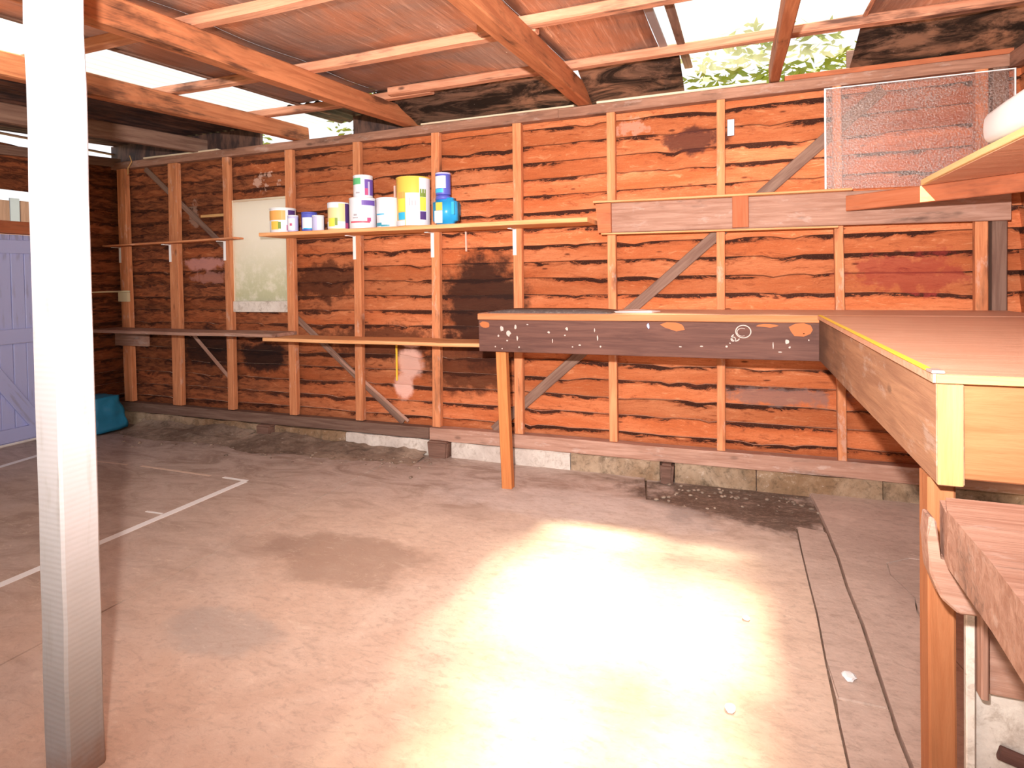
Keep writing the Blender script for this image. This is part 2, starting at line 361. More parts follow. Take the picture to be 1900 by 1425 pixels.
def clear_sheet():
    s = NT('clear corrugated sheet'); tc = s.n('ShaderNodeNewGeometry'); pos = tc.outputs['Position']
    n = s.noise(s.mapping(pos, (5, 5, 5)), 3, 6, .75); tr = s.n('ShaderNodeBsdfTransparent', i_0=(1, .98, .93, 1)); tl = s.n('ShaderNodeBsdfTranslucent', i_0=(.95, .93, .82, 1))
    df = s.n('ShaderNodeBsdfDiffuse', i_0=(.35, .3, .2, 1))
    a = s.n('ShaderNodeMixShader', i_0=.10); s.l(tr.outputs[0], a.inputs[1]); s.l(tl.outputs[0], a.inputs[2])
    b = s.n('ShaderNodeMixShader'); s.l(s.math('MULTIPLY', s.rng(n, .66, .72), .6), b.inputs[0]); s.l(a.outputs[0], b.inputs[1]); s.l(df.outputs[0], b.inputs[2])
    s.l(b.outputs[0], s.out.inputs[0]); return s.m
m_clear = clear_sheet()
def frosted():
    s = NT('frosted window glass'); tc = s.n('ShaderNodeNewGeometry'); pos = tc.outputs['Position']
    sp = s.n('ShaderNodeSeparateXYZ'); s.l(pos, sp.inputs[0]); n = s.noise(pos, 14, 5, .7)
    g = s.math('MULTIPLY', s.rng(s.math('ADD', sp.outputs[2], s.math('MULTIPLY', n, .5)), 1.85, 1.3), s.rng(n, .35, .6, .2, .9))
    c = s.mix(g, (.92, .87, .82), (.60, .60, .42))
    tl = s.n('ShaderNodeBsdfTranslucent'); df = s.n('ShaderNodeBsdfDiffuse'); gl = s.n('ShaderNodeBsdfGlossy'); gl.inputs['Roughness'].default_value = .45
    s.l(c, tl.inputs[0]); s.l(c, df.inputs[0])
    a = s.n('ShaderNodeMixShader', i_0=.5); s.l(tl.outputs[0], a.inputs[1]); s.l(df.outputs[0], a.inputs[2])
    b = s.n('ShaderNodeMixShader', i_0=.06); s.l(a.outputs[0], b.inputs[1]); s.l(gl.outputs[0], b.inputs[2]); s.l(b.outputs[0], s.out.inputs[0]); return s.m
m_frost = frosted()
def pebbled():
    s = NT('pebbled glass'); tc = s.n('ShaderNodeNewGeometry'); pos = tc.outputs['Position']
    n = s.noise(pos, 110, 3, .7); n2 = s.noise(pos, 4, 4, .6)
    tr = s.n('ShaderNodeBsdfTransparent', i_0=(.93, .86, .82, 1)); df = s.n('ShaderNodeBsdfDiffuse', i_0=(.42, .30, .27, 1)); gl = s.n('ShaderNodeBsdfGlossy'); gl.inputs['Roughness'].default_value = .25
    bp = s.n('ShaderNodeBump'); bp.inputs['Strength'].default_value = .9; bp.inputs['Distance'].default_value = .004; s.l(n, bp.inputs['Height']); s.l(bp.outputs[0], gl.inputs['Normal'])
    a = s.n('ShaderNodeMixShader'); s.l(s.math('MULTIPLY', s.rng(n, .46, .60), s.rng(n2, .35, .65, .10, .55)), a.inputs[0]); s.l(tr.outputs[0], a.inputs[1]); s.l(df.outputs[0], a.inputs[2])
    b = s.n('ShaderNodeMixShader', i_0=.07); s.l(a.outputs[0], b.inputs[1]); s.l(gl.outputs[0], b.inputs[2]); s.l(b.outputs[0], s.out.inputs[0]); return s.m
m_pebble = pebbled()
def leafm(name, a, b):
    s = NT(name); oi = s.n('ShaderNodeNewGeometry'); n = s.noise(oi.outputs['Position'], 3, 3)
    return s.bsdf(s.mix(n, a, b), .6, .3)
m_leaf = leafm('leaves', (.16, .26, .04), (.38, .36, .08)); m_bark = wood('bark', (.2, .14, .1), (.12, .08, .06), (.04, .03, .02), .5)
m_ground = conc('outside ground', (.30, .26, .16), (.2, .2, .1), (.1, .1, .05), .5)

# ================================================================ SETTING
# ---- floor of cast slabs
floor = empty('floor', kind='structure')
def slab(pts, z, mat, z0=-.12): return prism('slab', pts, z0, z, mat, floor, bev=.006)
def wob(x, y0, y1, n, amp):  # ragged joint running along y
    return [(x + R.uniform(-amp, amp), y0 + (y1-y0)*i/n) for i in range(n+1)]
j1 = wob(2.775, -4.6, .12, 22, .006); j2 = wob(5.16, -4.6, -.47, 16, .006); j3 = wob(5.29, -4.6, -.50, 16, .006)
j4 = [(5.62, -4.6), (5.60, -2.6), (5.57, -1.9), (5.52, -1.62), (5.535, -1.45), (5.50, -1.3), (5.475, -1.15), (5.505, -1.02), (5.45, -.86), (5.46, -.76), (5.56, -.68), (5.72, -.70), (6.3, -.62)]
slab([(-.35, -4.6)] + j1 + [(-.35, .12)], 0, m_floor)
slab([(p[0]+.008, p[1]) for p in j1[::-1]] + j2 + [(4.9, -.44), (4.45, -.36), (4.38, .12)], 0, m_floor)
slab([(4.386, .12), (4.456, -.352), (4.9, -.432), (5.158, -.462), (5.285, -.47), (5.278, -.30), (5.262, .12)], -.012, m_floor, -.12)
n3 = [p for p in j3 if p[1] < -1.69] + [(5.290, -1.684)]; f3 = [(5.290, -1.677)] + [p for p in j3 if p[1] > -1.67]
n2 = [p for p in j2 if p[1] < -1.69] + [(5.160, -1.684)]; f2 = [(5.160, -1.677)] + [p for p in j2 if p[1] > -1.67]
slab([(p[0]+.006, p[1]) for p in n2[::-1]] + n3, .003, m_slab2)
slab([(p[0]+.006, p[1]) for p in f2[::-1]] + f3, .001, m_slab2)
slab([(p[0]+.009, p[1]) for p in j3] + [(5.285, -.30), (5.275, -.12), (5.262, .0), (5.275, .08), (5.32, .12), (6.3, .12), (6.3, -.62)] + j4[::-1][1:], .009, m_slab2)
slab([(p[0]+.005, p[1]-.003) for p in j4] + [(6.3, -4.6)], .0075, m_slab2)
prism('subsoil', [(-.4, -4.7), (6.4, -4.7), (6.4, .15), (-.4, .15)], -.2, -.016, m_dirt, floor)

# ---- back wall : waney weatherboards on studs
wall = empty('wall_back', kind='structure')
def plank(x0, x1, z0, seed, parent, mat=None, ax='x', y_off=0.0, pitch=.104, name='weatherboard'):
    """lapped board, its upper edge wavy; built facing -y (ax x) or +x / -x (ax y)"""
    n = max(2, int((x1-x0)/.05)); bm = bmesh.new(); uvl = bm.loops.layers.uv.new('UVMap')
    H = pitch+.022; rows = []; uvs = {}
    rr = random.Random(seed)
    notches = [(rr.uniform(x0, x1), rr.uniform(.02, .07), rr.uniform(.006, .020)) for _ in range(int((x1-x0)*1.6))]
    amp = rr.choice((.003, .006, .010))
    for i in range(n+1):
        x = x0+(x1-x0)*i/n
        e = amp*(mnoise.noise(Vector((x*2.3, seed*3.1, 0))) + .5*mnoise.noise(Vector((x*9, seed*1.7, 4))))
        for c, wd, dp in notches: e -= dp*math.exp(-((x-c)/wd)**2)
        e = max(e, -.0165); zt = H+e; b = .002*mnoise.noise(Vector((x*1.5, seed, 7)))
        prof = [(.0205+b, 0, 0), (.0+b, zt-.004, .97), (.002+b, zt, 1), (.013+b, zt, 1), (.0335+b, 0, 0)]
        ring = []
        for yy, zz, vv in prof:
            P = (x, .062+y_off+yy, z0+zz) if ax == 'x' else ((y_off+(.02-yy) if ax == 'y' else y_off-(.02-yy)), x, z0+zz)
            vt = bm.verts.new(P); uvs[vt] = (x, vv); ring.append(vt)
        rows.append(ring)
    for a, b in zip(rows, rows[1:]):
        for j in range(5):
            f = bm.faces.new((a[j], a[(j+1) % 5], b[(j+1) % 5], b[j]))
            f.material_index = 1 if (j == 2) else 0
            for lp in f.loops: lp[uvl].uv = uvs[lp.vert]
    for ring in (rows[0], rows[-1]):
        f = bm.faces.new(ring)
        for lp in f.loops: lp[uvl].uv = uvs[lp.vert]
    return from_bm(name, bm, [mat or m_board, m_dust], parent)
z = .115; i = 0
while z < 2.16:
    pieces = [(-.06, 6.215)]
    jn = 0.6*R.choice((3, 4, 5, 6, 7, 8)) + .03
    pieces = [(-.06, jn-.001), (jn+.001, 6.215)]
    if .93 < z+.06 < 1.80:
        new = []
        for a, b in pieces:
            if a < 1.25 and b > 1.80: new += [(a, 1.235), (1.795, b)]
            elif a < 1.25: new += [(a, min(b, 1.235))]
            else: new += [(max(a, 1.795), b)]
        pieces = new
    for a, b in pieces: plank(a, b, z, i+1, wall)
    z += .104; i += 1
# studs: left edge x at foot and head as they stand (slightly out of plumb)
studs = [(.045, .025, .10), (.607, .615, .10), (1.197, 1.194, .062), (1.796, 1.801, .066), (2.380, 2.399, .06), (2.993, 3.022, .06), (3.583, 3.600, .057), (4.188, 4.197, .05), (4.801, 4.813, .044), (5.401, 5.385, .042), (5.995, 5.999, .052)]
for a, b, wd in studs:
    beam('stud', (a+wd/2, .022, .192), (b+wd/2, .022, 2.148), .044, wd, m_stud, wall)
beam('stud', (6.09, .03, .192), (6.10, .03, 2.148), .058, .06, m_grey, wall)
box('top_plate', -.08, 3.9, 0, .06, 2.15, 2.208, m_plate, wall); box('top_plate', 3.902, 6.2, .002, .06, 2.15, 2.208, m_plate, wall)
box('cap_strip', .35, 1.15, -.004, .05, 2.209, 2.222, m_cream, wall); box('cap_strip', 2.95, 4.0, -.004, .05, 2.209, 2.220, m_cream, wall); box('cap_strip', 4.14, 5.07, -.004, .05, 2.209, 2.222, m_cream, wall)
box('cap_strip', 5.16, 6.15, .0, .06, 2.209, 2.235, m_red, wall)
box('bottom_plate', -.05, 2.97, -.004, .06, .110, .186, m_grey, wall, rough=.003); box('bottom_plate', 2.98, 6.2, -.012, .06, .104, .190, m_old, wall, rough=.003)
# let-in braces behind the studs
beam('brace', (.30, .052, 2.14), (1.24, .052, 1.389), .012, .045, m_grey, wall); beam('brace', (1.80, .052, .941), (2.74, .052, .19), .012, .045, m_grey, wall); beam('brace', (2.02, .052, .76), (2.78, .052, .20), .012, .022, m_old, wall)
beam('brace', (3.42, .052, .19), (5.62, .052, 2.12), .012, .062, m_grey, wall); beam('brace', (.75, .052, .80), (1.18, .052, .42), .012, .03, m_old, wall)
# footing blocks and stumps under the plate
for a, b, m, y in ((-.05, .70, m_foot_m, .0), (.705, 1.51, m_foot_m, -.01), (1.665, 2.30, m_foot_m, -.012), (2.305, 2.97, m_foot_w, -.015), (3.14, 3.95, m_foot_w, -.015), (3.955, 4.485, m_foot_m, -.012), (4.57, 5.0, m_foot_m, -.006), (5.005, 5.6, m_foot_m, -.01), (5.605, 6.2, m_foot_m, 0)):
    box('footing_block', a, b, y, .06, -.03, .102, m, wall, bev=.008, rough=.004, seg=.08)
box('footing_backing', -.05, 6.2, .062, .10, -.03, .112, m_stump, wall)
for a, b, t in ((1.515, 1.655, .108), (2.975, 3.13, .108), (4.49, 4.565, .10)):
    bm = bmesh.new(); bmesh.ops.create_cube(bm, size=1); bmesh.ops.scale(bm, vec=(b-a, .09, t+.03), verts=bm.verts)
    bmesh.ops.bevel(bm, geom=list(bm.edges), offset=.012, segments=2, affect='EDGES')
    for v in bm.verts:
        if v.co.z < 0: v.co.x *= .86
        v.co += Vector((R.uniform(-1, 1), R.uniform(-1, 1), 0))*.003
    from_bm('stump', bm, m_stump, wall, ((a+b)/2, -.005, (t-.03)/2))
# small things nailed to or run down the boards
box('paint_drip', 1.835, 1.847, .045, .0615, 1.70, 1.80, m_pink, wall, bev=.002); box('paint_drip', 2.700, 2.712, .045, .0615, 1.74, 1.83, m_pink, wall, bev=.002)
box('paint_drip', 3.238, 3.247, .045, .0615, 1.36, 1.49, m_pink, wall, bev=.002); box('paint_drip', 2.692, 2.699, .045, .0615, .48, .735, m_yel, wall, bev=.001)
box('white_batten', .93, 1.20, .030, .045, 1.70, 1.722, m_pale, wall)

# ---- left wall
wl = empty('wall_left', kind='structure')
z = .115; i = 0
while z < 2.12:
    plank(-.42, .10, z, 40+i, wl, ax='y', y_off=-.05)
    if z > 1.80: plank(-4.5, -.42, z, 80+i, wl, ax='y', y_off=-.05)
    z += .104; i += 1
beam('top_plate', (-.03, -4.5, 1.925), (-.03, .06, 2.215), .06, .07, m_grey, wl)
box('stud', -.06, 0, -.50, -.42, 0.005, 1.9, m_grey, wl); box('stud', -.06, 0, -2.05, -1.97, 0.005, 1.9, m_grey, wl)
box('lintel', -.13, -.03, -1.96, -.51, 1.565, 1.655, m_red, wl)
z = .115
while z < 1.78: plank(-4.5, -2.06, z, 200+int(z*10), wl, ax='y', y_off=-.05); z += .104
box('roof_edge_beam', -.16, -.11, -4.4, .1, 2.30, 2.31, m_grey, wl).hide_render = False
# ---- door in the left wall: ledged, braced planks in old lavender paint
door = empty('door_1', (-.10, -1.2, 0), kind='structure')
y = -1.96
while y < -.53:
    box('door_plank', -.125, -.10, y, y+.085, .02, 1.56, m_door, door, bev=.004); y += .088
box('ledge', -.099, -.078, -1.95, -.52, .752, .862, m_door, door); box('ledge', -.099, -.078, -1.95, -.52, .03, .13, m_door, door); box('ledge', -.099, -.078, -1.95, -.52, 1.42, 1.52, m_door, door)
beam('door_brace', (-.089, -.985, .742), (-.089, -.60, .14), .021, .10, m_door, door, side=(1, 0, 0))

# ---- right wall
wr = empty('wall_right', kind='structure')
z = .115; i = 0
while z < 2.3:
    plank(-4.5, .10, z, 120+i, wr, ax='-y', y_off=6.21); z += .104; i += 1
for yy in (-.65, -1.3, -1.95, -2.6, -3.25, -3.9): box('stud', 6.13, 6.185, yy-.03, yy+.03, .02, 2.1, m_grey, wr)
beam('top_plate', (6.16, -4.5, 1.90), (6.16, -.01, 2.175), .06, .07, m_plate, wr)

# ---- front wall behind the photographer, with its doorway standing open
wf = empty('wall_front', kind='structure')
z = .02; i = 0
while z < 2.0:
    for a, b in ((-.1, 1.6), (5.4, 6.2)) if z < 1.9 else ((-.1, 6.2),):
        box('weatherboard', a, b, -4.60, -4.58, z, z+.10, m_dark, wf)
    z += .104; i += 1
# ---- roof
roof = empty('ceiling', kind='structure')
SL = .062
def zr(y, z0): return z0+SL*y
for x, wd, m in ((.93, .06, m_grey), (1.90, .065, m_rafter), (2.84, .075, m_rafter), (4.055, .078, m_rafter), (5.112, .05, m_rafter)):
    beam('rafter', (x, .12, zr(.12, 2.212+.055)), (x, -4.6, zr(-4.6, 2.205+.055)), wd, .11, m, roof, side=(1, 0, 0), bev=.006, rough=.003)
for k, y in enumerate((-.31, -1.0, -1.69, -2.38, -3.07, -3.76, -4.45)):
    zz = zr(y, 2.342); jx = 3.2+.9*((k*7) % 3)
    beam('purlin', (1.50, y, zz), (jx, y+.01, zz), .055, .045, m_purlin, roof, bev=.006, rough=.004); beam('purlin', (jx-.25, y-.058, zz+.001), (6.2, y-.058, zz), .055, .045, m_purlin, roof, bev=.006, rough=.004)
def sheet(name, x0, x1, y0, y1, z0, mat, sagf, nx, ny, th=.002, wave=0.0):
    bm = bmesh.new(); g = []
    for i in range(nx+1):
        g.append([])
        for j in range(ny+1):
            x = x0+(x1-x0)*i/nx; y = y0+(y1-y0)*j/ny
            g[i].append(bm.verts.new((x, y, zr(y, z0)+sagf(x, y)+wave*math.cos(x*2*math.pi/.076))))
    for i in range(nx):
        for j in range(ny): bm.faces.new((g[i][j], g[i+1][j], g[i+1][j+1], g[i][j+1]))
    r = bmesh.ops.solidify(bm, geom=list(bm.faces), thickness=th)
    return from_bm(name, bm, mat, roof, smooth=True)
def sag(x, y):
    t = ((y+.31) % .69)/.69
    return -.016*math.sin(math.pi*t)*(0.7+.6*mnoise.noise(Vector((x*1.2, y, 3))))+.003*mnoise.noise(Vector((x*7, y*3, 1)))
def sagwall(x, y):
    t = (y+.31)/.40
    return -.152*t**1.4-.020*math.sin(math.pi*t)+.014*mnoise.noise(Vector((x*3, y*7, 2)))
for x0, x1 in ((2.21, 2.84), (2.841, 4.05), (4.051, 4.55), (5.46, 6.28)):
    sheet('foil_sheet', x0, x1, -4.6, -.31, 2.376, m_foil, sag, max(6, int((x1-x0)*12)), 60)
for x0, x1 in ((2.80, 4.02), (4.09, 4.64), (5.47, 6.25)):
    sheet('sagging_felt', x0, x1, -.309, .085, 2.376, m_felt, sagwall, max(8, int((x1-x0)*16)), 14)
sheet('corrugated_sheet', 2.08, 2.80, -.309, .3, 2.372, m_iron, lambda x, y: 0, 60, 4, wave=.008)
sheet('corrugated_sheet', -.12, 1.52, -4.6, .3, 2.374, m_iron, lambda x, y: 0, 150, 6, wave=.008)
sheet('clear_roof_sheet', 1.48, 2.24, -4.6, .35, 2.395, m_clear, lambda x, y: 0, 80, 8, wave=.009, th=.0015)
sheet('clear_roof_sheet', 4.62, 5.48, -4.6, .35, 2.395, m_clear, lambda x, y: 0, 90, 8, wave=.009, th=.0015)
for a, b, y0, y1, m in ((4.555, 4.595, -.95, -.34, m_grn), (4.56, 4.60, -.25, .02, m_grn), (4.64, 4.68, -4.5, -.34, m_grey), (4.64, 4.685, -.28, .06, m_grey), (5.455, 5.475, -4.5, -.34, m_purlin), (2.205, 2.235, -4.5, .0, m_grey)):
    x = (a+b)/2; beam('flashing_strip', (x, y0, zr(y0, 2.365)), (x, y1, zr(y1, 2.365)), b-a, .012, m, roof, side=(1, 0, 0))
box('fascia', -.15, 1.50, .085, .11, 2.10, 2.372, m_iron, roof); box('fascia', 2.32, 2.84, .13, .15, 2.10, 2.372, m_iron, roof); box('fascia', 5.47, 6.2, .125, .145, 2.10, 2.365, m_grey, roof)

# ---- window
win = empty('window_1', (1.5, .06, .98), kind='structure')
box('window_pane', 1.262, 1.772, .036, .042, 1.035, 1.80, m_frost, win, bev=.001, rough=0)
for a in ((1.243, 1.261, .03, .075, .99, 1.815), (1.773, 1.792, .03, .075, .99, 1.815), (1.262, 1.772, .035, .075, 1.801, 1.818)): box('window_frame', *a, m_cream, win)
box('window_sill', 1.258, 1.785, .018, .075, .950, 1.034, m_foot_w, win)

# ================================================================ THINGS
# ---- white post
post = empty('post', (3.43, -2.555, 0), label='tall white painted square timber post standing on the floor at left, nearest the camera', cat='post')
beam('shaft', (3.414, -2.563, .0), (3.414, -2.563, 2.03), .088, .088, m_post, post, bev=.006, rough=.0012, seg=.12)

# ---- workbench along the back wall
wb = empty('workbench', (3.565, -.474, 0), label='long workbench against the back wall with a dark paint-splashed apron and one pine leg', cat='workbench')
box('bench_top', 3.555, 6.12, -.474, -.036, .949, .983, m_benchedge, wb)
box('top_skin', 3.56, 6.12, -.470, -.002, .9832, .9845, m_top, wb, bev=.0003, rough=0)
box('apron', 3.562, 5.30, -.4735, -.448, .772, .948, m_dark, wb)
beam('leg', (3.700, -.418, 0), (3.672, -.418, .948), .05, .06, m_leg, wb)
box('bearer', 3.62, 3.66, -.446, -.012, .86, .947, m_old, wb)
def spot(x, z, rx, rz, m, y=-.4745, parent=wb, name='paint_splash', n=9):
    bm = bmesh.new(); a = [];
    for k in range(n):
        t = 6.2832*k/n; q = R.uniform(.7, 1.2); a.append((rx*q*math.cos(t), rz*q*math.sin(t)))
    f = [bm.verts.new((p, 0, q)) for p, q in a]; b = [bm.verts.new((p, .0012, q)) for p, q in a]
    bm.faces.new(f); bm.faces.new(b)
    for k in range(n): bm.faces.new((f[k], f[(k+1) % n], b[(k+1) % n], b[k]))
    return from_bm(name, bm, m, parent, (x, y-.0009, z))
for x, z, rx, rz in ((3.70, .90, .012, .02), (3.74, .875, .016, .022), (3.78, .91, .008, .014), (3.68, .86, .006, .008), (3.73, .835, .008, .006), (3.79, .85, .006, .018), (3.66, .80, .005, .005), (3.70, .79, .006, .004), (3.80, .80, .006, .006),
                     (3.97, .885, .008, .008), (4.07, .905, .009, .012), (4.06, .87, .006, .005), (3.99, .84, .003, .014), (4.22, .90, .003, .016), (4.235, .86, .004, .022), (4.25, .815, .005, .006), (4.14, .82, .009, .005), (4.10, .81, .006, .004), (3.85, .925, .007, .005),
                     (4.75, .83, .010, .003), (4.65, .825, .008, .003), (5.13, .86, .012, .014), (5.14, .835, .006, .006), (5.07, .84, .003, .022), (5.10, .812, .014, .003), (5.22, .87, .004, .004), (5.20, .90, .004, .003), (4.865, .832, .007, .006), (4.88, .848, .004, .004)):
    spot(x, z, rx*.8, rz*.8, m_spot)
spot(4.62, .925, .06, .022, m_spot2); spot(5.19, .918, .05, .03, m_spot2); spot(5.05, .935, .05, .010, m_spot2); spot(3.60, .92, .03, .02, m_spot2)
spot(4.495, .925, .007, .014, plain('pale blue paint', (.35, .42, .75), .6))
def ring(x, z, rx, rz, wd, a0=0, a1=6.2832, y=-.4755):
    bm = bmesh.new(); n = 24; q = []
    for k in range(n+1):
        t = a0+(a1-a0)*k/n
        q.append([bm.verts.new((r*math.cos(t)*rx, yy, r*math.sin(t)*rz)) for r, yy in ((1-wd, 0), (1, 0), (1, .0012), (1-wd, .0012))])
    for a, b in zip(q, q[1:]):
        for j in range(4): bm.faces.new((a[j], a[(j+1) % 4], b[(j+1) % 4], b[j]))
    return from_bm('chalk_ring', bm, m_spot, wb, (x, y, z))
ring(4.94, .905, .036, .032, .13); ring(4.935, .902, .024, .020, .12, 1, 5.2); ring(4.905, .875, .020, .018, .25, 2, 6); ring(4.895, .868, .012, .012, .3)

# ---- workbench at right, running towards the camera
wr2 = empty('workbench', (5.26, -2.2, 0), label='thick workbench at right with a bare board top and yellow edging, nearest the camera', cat='workbench')
prism('bench_top', [(5.257, -2.203), (6.12, -2.203), (6.12, -.4755), (5.257, -.4755)], .968, .984, m_top, wr2, bev=.001, base=(5.257, -2.2, .968))
beam('front_edging', (5.262, -2.2045, .976), (6.12, -2.2045, .976), .006, .016, m_pale, wr2, bev=.001, rough=0)
beam('side_board', (5.284, -2.2, .8715), (5.284, -.4755, .8715), .044, .191, m_side, wr2, side=(1, 0, 0))
box('end_grain', 5.2645, 5.304, -2.2025, -2.2002, .779, .965, m_pale, wr2, bev=.0005, rough=0)
box('cross_board', 5.307, 6.12, -2.19, -2.145, .787, .967, m_cross, wr2)
box('leg', 5.268, 5.316, -2.14, -2.075, .0, .966, m_cross, wr2) if False else None
box('leg', 5.309, 5.36, -2.144, -2.08, .0125, .80, m_cross, wr2) if False else None
beam('yellow_strip', (5.262, -2.19, .986), (5.264, -.50, .986), .014, .003, m_yel, wr2, side=(1, 0, 0), bev=.0005, rough=.0004)
box('corner_clip', 5.255, 5.275, -2.205, -2.17, .9845, .990, m_clip, wr2, bev=.001)
for px in ((5.2612, -1.62, .89), (5.2612, -1.60, .865)):
    pass
lg = beam('leg', (5.287, -2.115, .0), (5.287, -2.115, .775), .062, .046, m_cross, wr2)
box('rear_leg', 6.08, 6.13, -.6, -.54, .0, .967, m_old, wr2)

# ---- old plank bench below it, at the lower right
ob = empty('plank_bench', (5.3, -2.25, 0), label='old weathered thick plank bench in the lower right corner, beside the orange bench leg', cat='bench')
pts = [(5.252, -2.30), (5.262, -2.222), (6.12, -2.222), (6.12, -3.35), (5.245, -3.35), (5.262, -3.0), (5.24, -2.7), (5.25, -2.5)]
prism('bench_plank', pts, .668, .765, m_old, ob, bev=.008, base=(5.25, -2.2, .66))
bm = bmesh.new()
sh = [(5.234, .742), (5.231, .70), (5.235, .64), (5.252, .596), (5.278, .573), (5.315, .575), (5.342, .60), (5.345, .664), (5.247, .664), (5.2455, .735)]
a = [bm.verts.new((x, -2.270, z)) for x, z in sh]; b = [bm.verts.new((x, -2.2235, z)) for x, z in sh]
bm.faces.new(a); bm.faces.new(b)
for k in range(len(sh)): bm.faces.new((a[k], a[(k+1) % len(sh)], b[(k+1) % len(sh)], b[k]))
bmesh.ops.bevel(bm, geom=list(bm.edges), offset=.004, segments=1, affect='EDGES')
for v in bm.verts: v.co -= Vector((5.25, -2.2, .54))
from_bm('broken_block', bm, m_old, ob, (5.25, -2.2, .54))
box('pale_strip', 5.322, 5.337, -2.156, -2.142, .0, .60, m_foot_w, ob, bev=.002)
box('upright', 5.3385, 5.351, -2.175, -2.142, .375, .60, m_old, ob)
box('side_panel', 5.352, 6.0, -2.150, -2.132, .372, .66, m_old, ob)
box('white_panel', 5.3385, 6.0, -2.1305, -2.115, .012, .60, m_foot_w, ob)
beam('offcut', (5.378, -2.138, .258), (5.47, -2.138, .235), .012, .026, m_dark, ob)
box('back_post', 6.03, 6.10, -3.3, -3.2, 0, .667, m_old, ob); box('back_post', 6.03, 6.10, -2.34, -2.27, 0, .667, m_old, ob); box('front_post', 5.40, 5.46, -3.3, -3.22, 0, .667, m_old, ob)

# ---- things on the back bench
bm = bmesh.new(); g = []
def mat_outline(t): return (3.60+.68*t)
n = 24
for i in range(n+1):
    t = i/n; x = 3.60+.70*t; c = .0015+.0125*(1-(2*t-1)**8); row = []
    for j, y in enumerate((-.30, -.29, -.16, -.05, -.04)):
        e = 0 if j in (0, 4) else 1
        row.append(bm.verts.new((x-3.6, y+.30+.01*math.sin(5*t), c*e+.0006+.002*abs(mnoise.noise(Vector((x*6, y*9, 1)))))))
    g.append(row)
for i in range(n):
    for j in range(4): bm.faces.new((g[i][j], g[i+1][j], g[i+1][j+1], g[i][j+1]))
bot = bmesh.ops.extrude_face_region(bm, geom=list(bm.faces))
for v in [e for e in bot['geom'] if isinstance(e, bmesh.types.BMVert)]: v.co.z = 0
tag(from_bm('rubber_mat', bm, m_mat, None, (3.6, -.44, .985), smooth=True), 'long thin dark grey mat lying on the left end of the back workbench', 'mat')
bm = bmesh.new(); pp = [(0, 0), (.21, -.02), (.24, .10), (.10, .17), (.02, .13)]
a = [bm.verts.new((x, y, .0)) for x, y in pp]; b = [bm.verts.new((x, y, .004+.006*(i % 2))) for i, (x, y) in enumerate(pp)]
bm.faces.new(a); bm.faces.new(b)
for k in range(5): bm.faces.new((a[k], a[(k+1) % 5], b[(k+1) % 5], b[k]))
tag(from_bm('paper_sheet', bm, m_paper, None, (4.285, -.33, .985)), 'small pale sheet of paper lying on the back workbench beside the dark mat', 'paper')

# ---- shelves
ps = empty('wall_shelf', (1.79, -.25, 1.5), label='pine wall shelf carrying the paint tins, on white brackets', cat='shelf')
beam('shelf_board', (1.787, -.127, 1.5105), (4.135, -.127, 1.4995), .246, .026, m_shelf, ps)
def bracket(x, z, parent, L=.165, d=.09):
    box('bracket', x-.012, x+.012, -.004, -.0008, z-L, z-.001, m_white, parent, bev=.001); box('bracket', x-.012, x+.012, -d, -.0045, z-.006, z-.001, m_white, parent, bev=.001)
bracket(2.402, 1.493, ps); bracket(3.022, 1.490, ps); bracket(3.604, 1.488, ps)
ts = empty('wall_shelf', (0, -.1, 1.5), label='narrow thin wooden shelf at upper left between the corner and the window', cat='shelf')
beam('shelf_board', (-.02, -.052, 1.500), (1.40, -.052, 1.512), .10, .014, m_stud, ts, rough=.003)
bracket(.045, 1.492, ts, .13, .07); bracket(.625, 1.496, ts, .14, .07); bracket(1.205, 1.502, ts, .15, .07)
ls = empty('wall_shelf', (0, -.25, .8), label='long low board shelf running from the left corner to the workbench end', cat='shelf')
beam('shelf_board', (-.01, -.126, .805), (1.885, -.126, .800), .248, .024, m_old, ls, rough=.003); beam('shelf_board', (1.80, -.128, .7765), (3.555, -.128, .7765), .25, .024, m_shelf, ls, rough=.003)
box('support_block', .0, .37, -.034, -.0035, .665, .790, m_old, ls)

# ---- overhead shelf above the right bench
oh = empty('overhead_shelf', (4.18, -.04, 1.43), label='overhead timber shelf at upper right with long beam, orange cleats and diagonal board', cat='shelf')
beam('beam', (4.175, -.021, 1.522), (6.125, -.021, 1.500), .038, .172, m_old, oh)
beam('ledge_strip', (4.13, -.044, 1.615), (5.46, -.044, 1.600), .086, .012, m_shelf, oh)
beam('lower_strip', (4.17, -.030, 1.4285), (5.40, -.030, 1.415), .058, .010, m_shelf, oh)
bm = bmesh.new(); sh = [(-.045, .085), (.045, .085), (.045, -.085), (-.03, -.085)]
a = [bm.verts.new((x, 0, z)) for x, z in sh]; b = [bm.verts.new((x, .028, z)) for x, z in sh]; bm.faces.new(a); bm.faces.new(b)
for k in range(4): bm.faces.new((a[k], a[(k+1) % 4], b[(k+1) % 4], b[k]))
from_bm('cleat', bm, m_red, oh, (4.185, -.069, 1.520)); box('cleat', 4.892, 4.975, -.068, -.0405, 1.432, 1.600, m_red, oh)
dg = beam('diagonal_board', (5.44, -.062, 1.530), (6.16, -.66, 1.530), .022, .078, m_red, oh, side=(.64, .77, 0), rough=0)
prism('shelf_panel', [(5.715, -.296), (6.16, -.668), (6.16, -2.05), (5.725, -2.05)], 1.5705, 1.582, m_under, oh, base=(5.72, -.3, 1.57))
beam('edge_strip', (5.708, -.30, 1.584), (5.722, -2.05, 1.584), .016, .024, m_bright, oh, side=(1, 0, 0), bev=.002)
bm = bmesh.new(); sh = [(0, .073), (.006, .073), (.062, 0), (.0, 0)]  # bright wedge stands in for a lit patch on the diagonal board
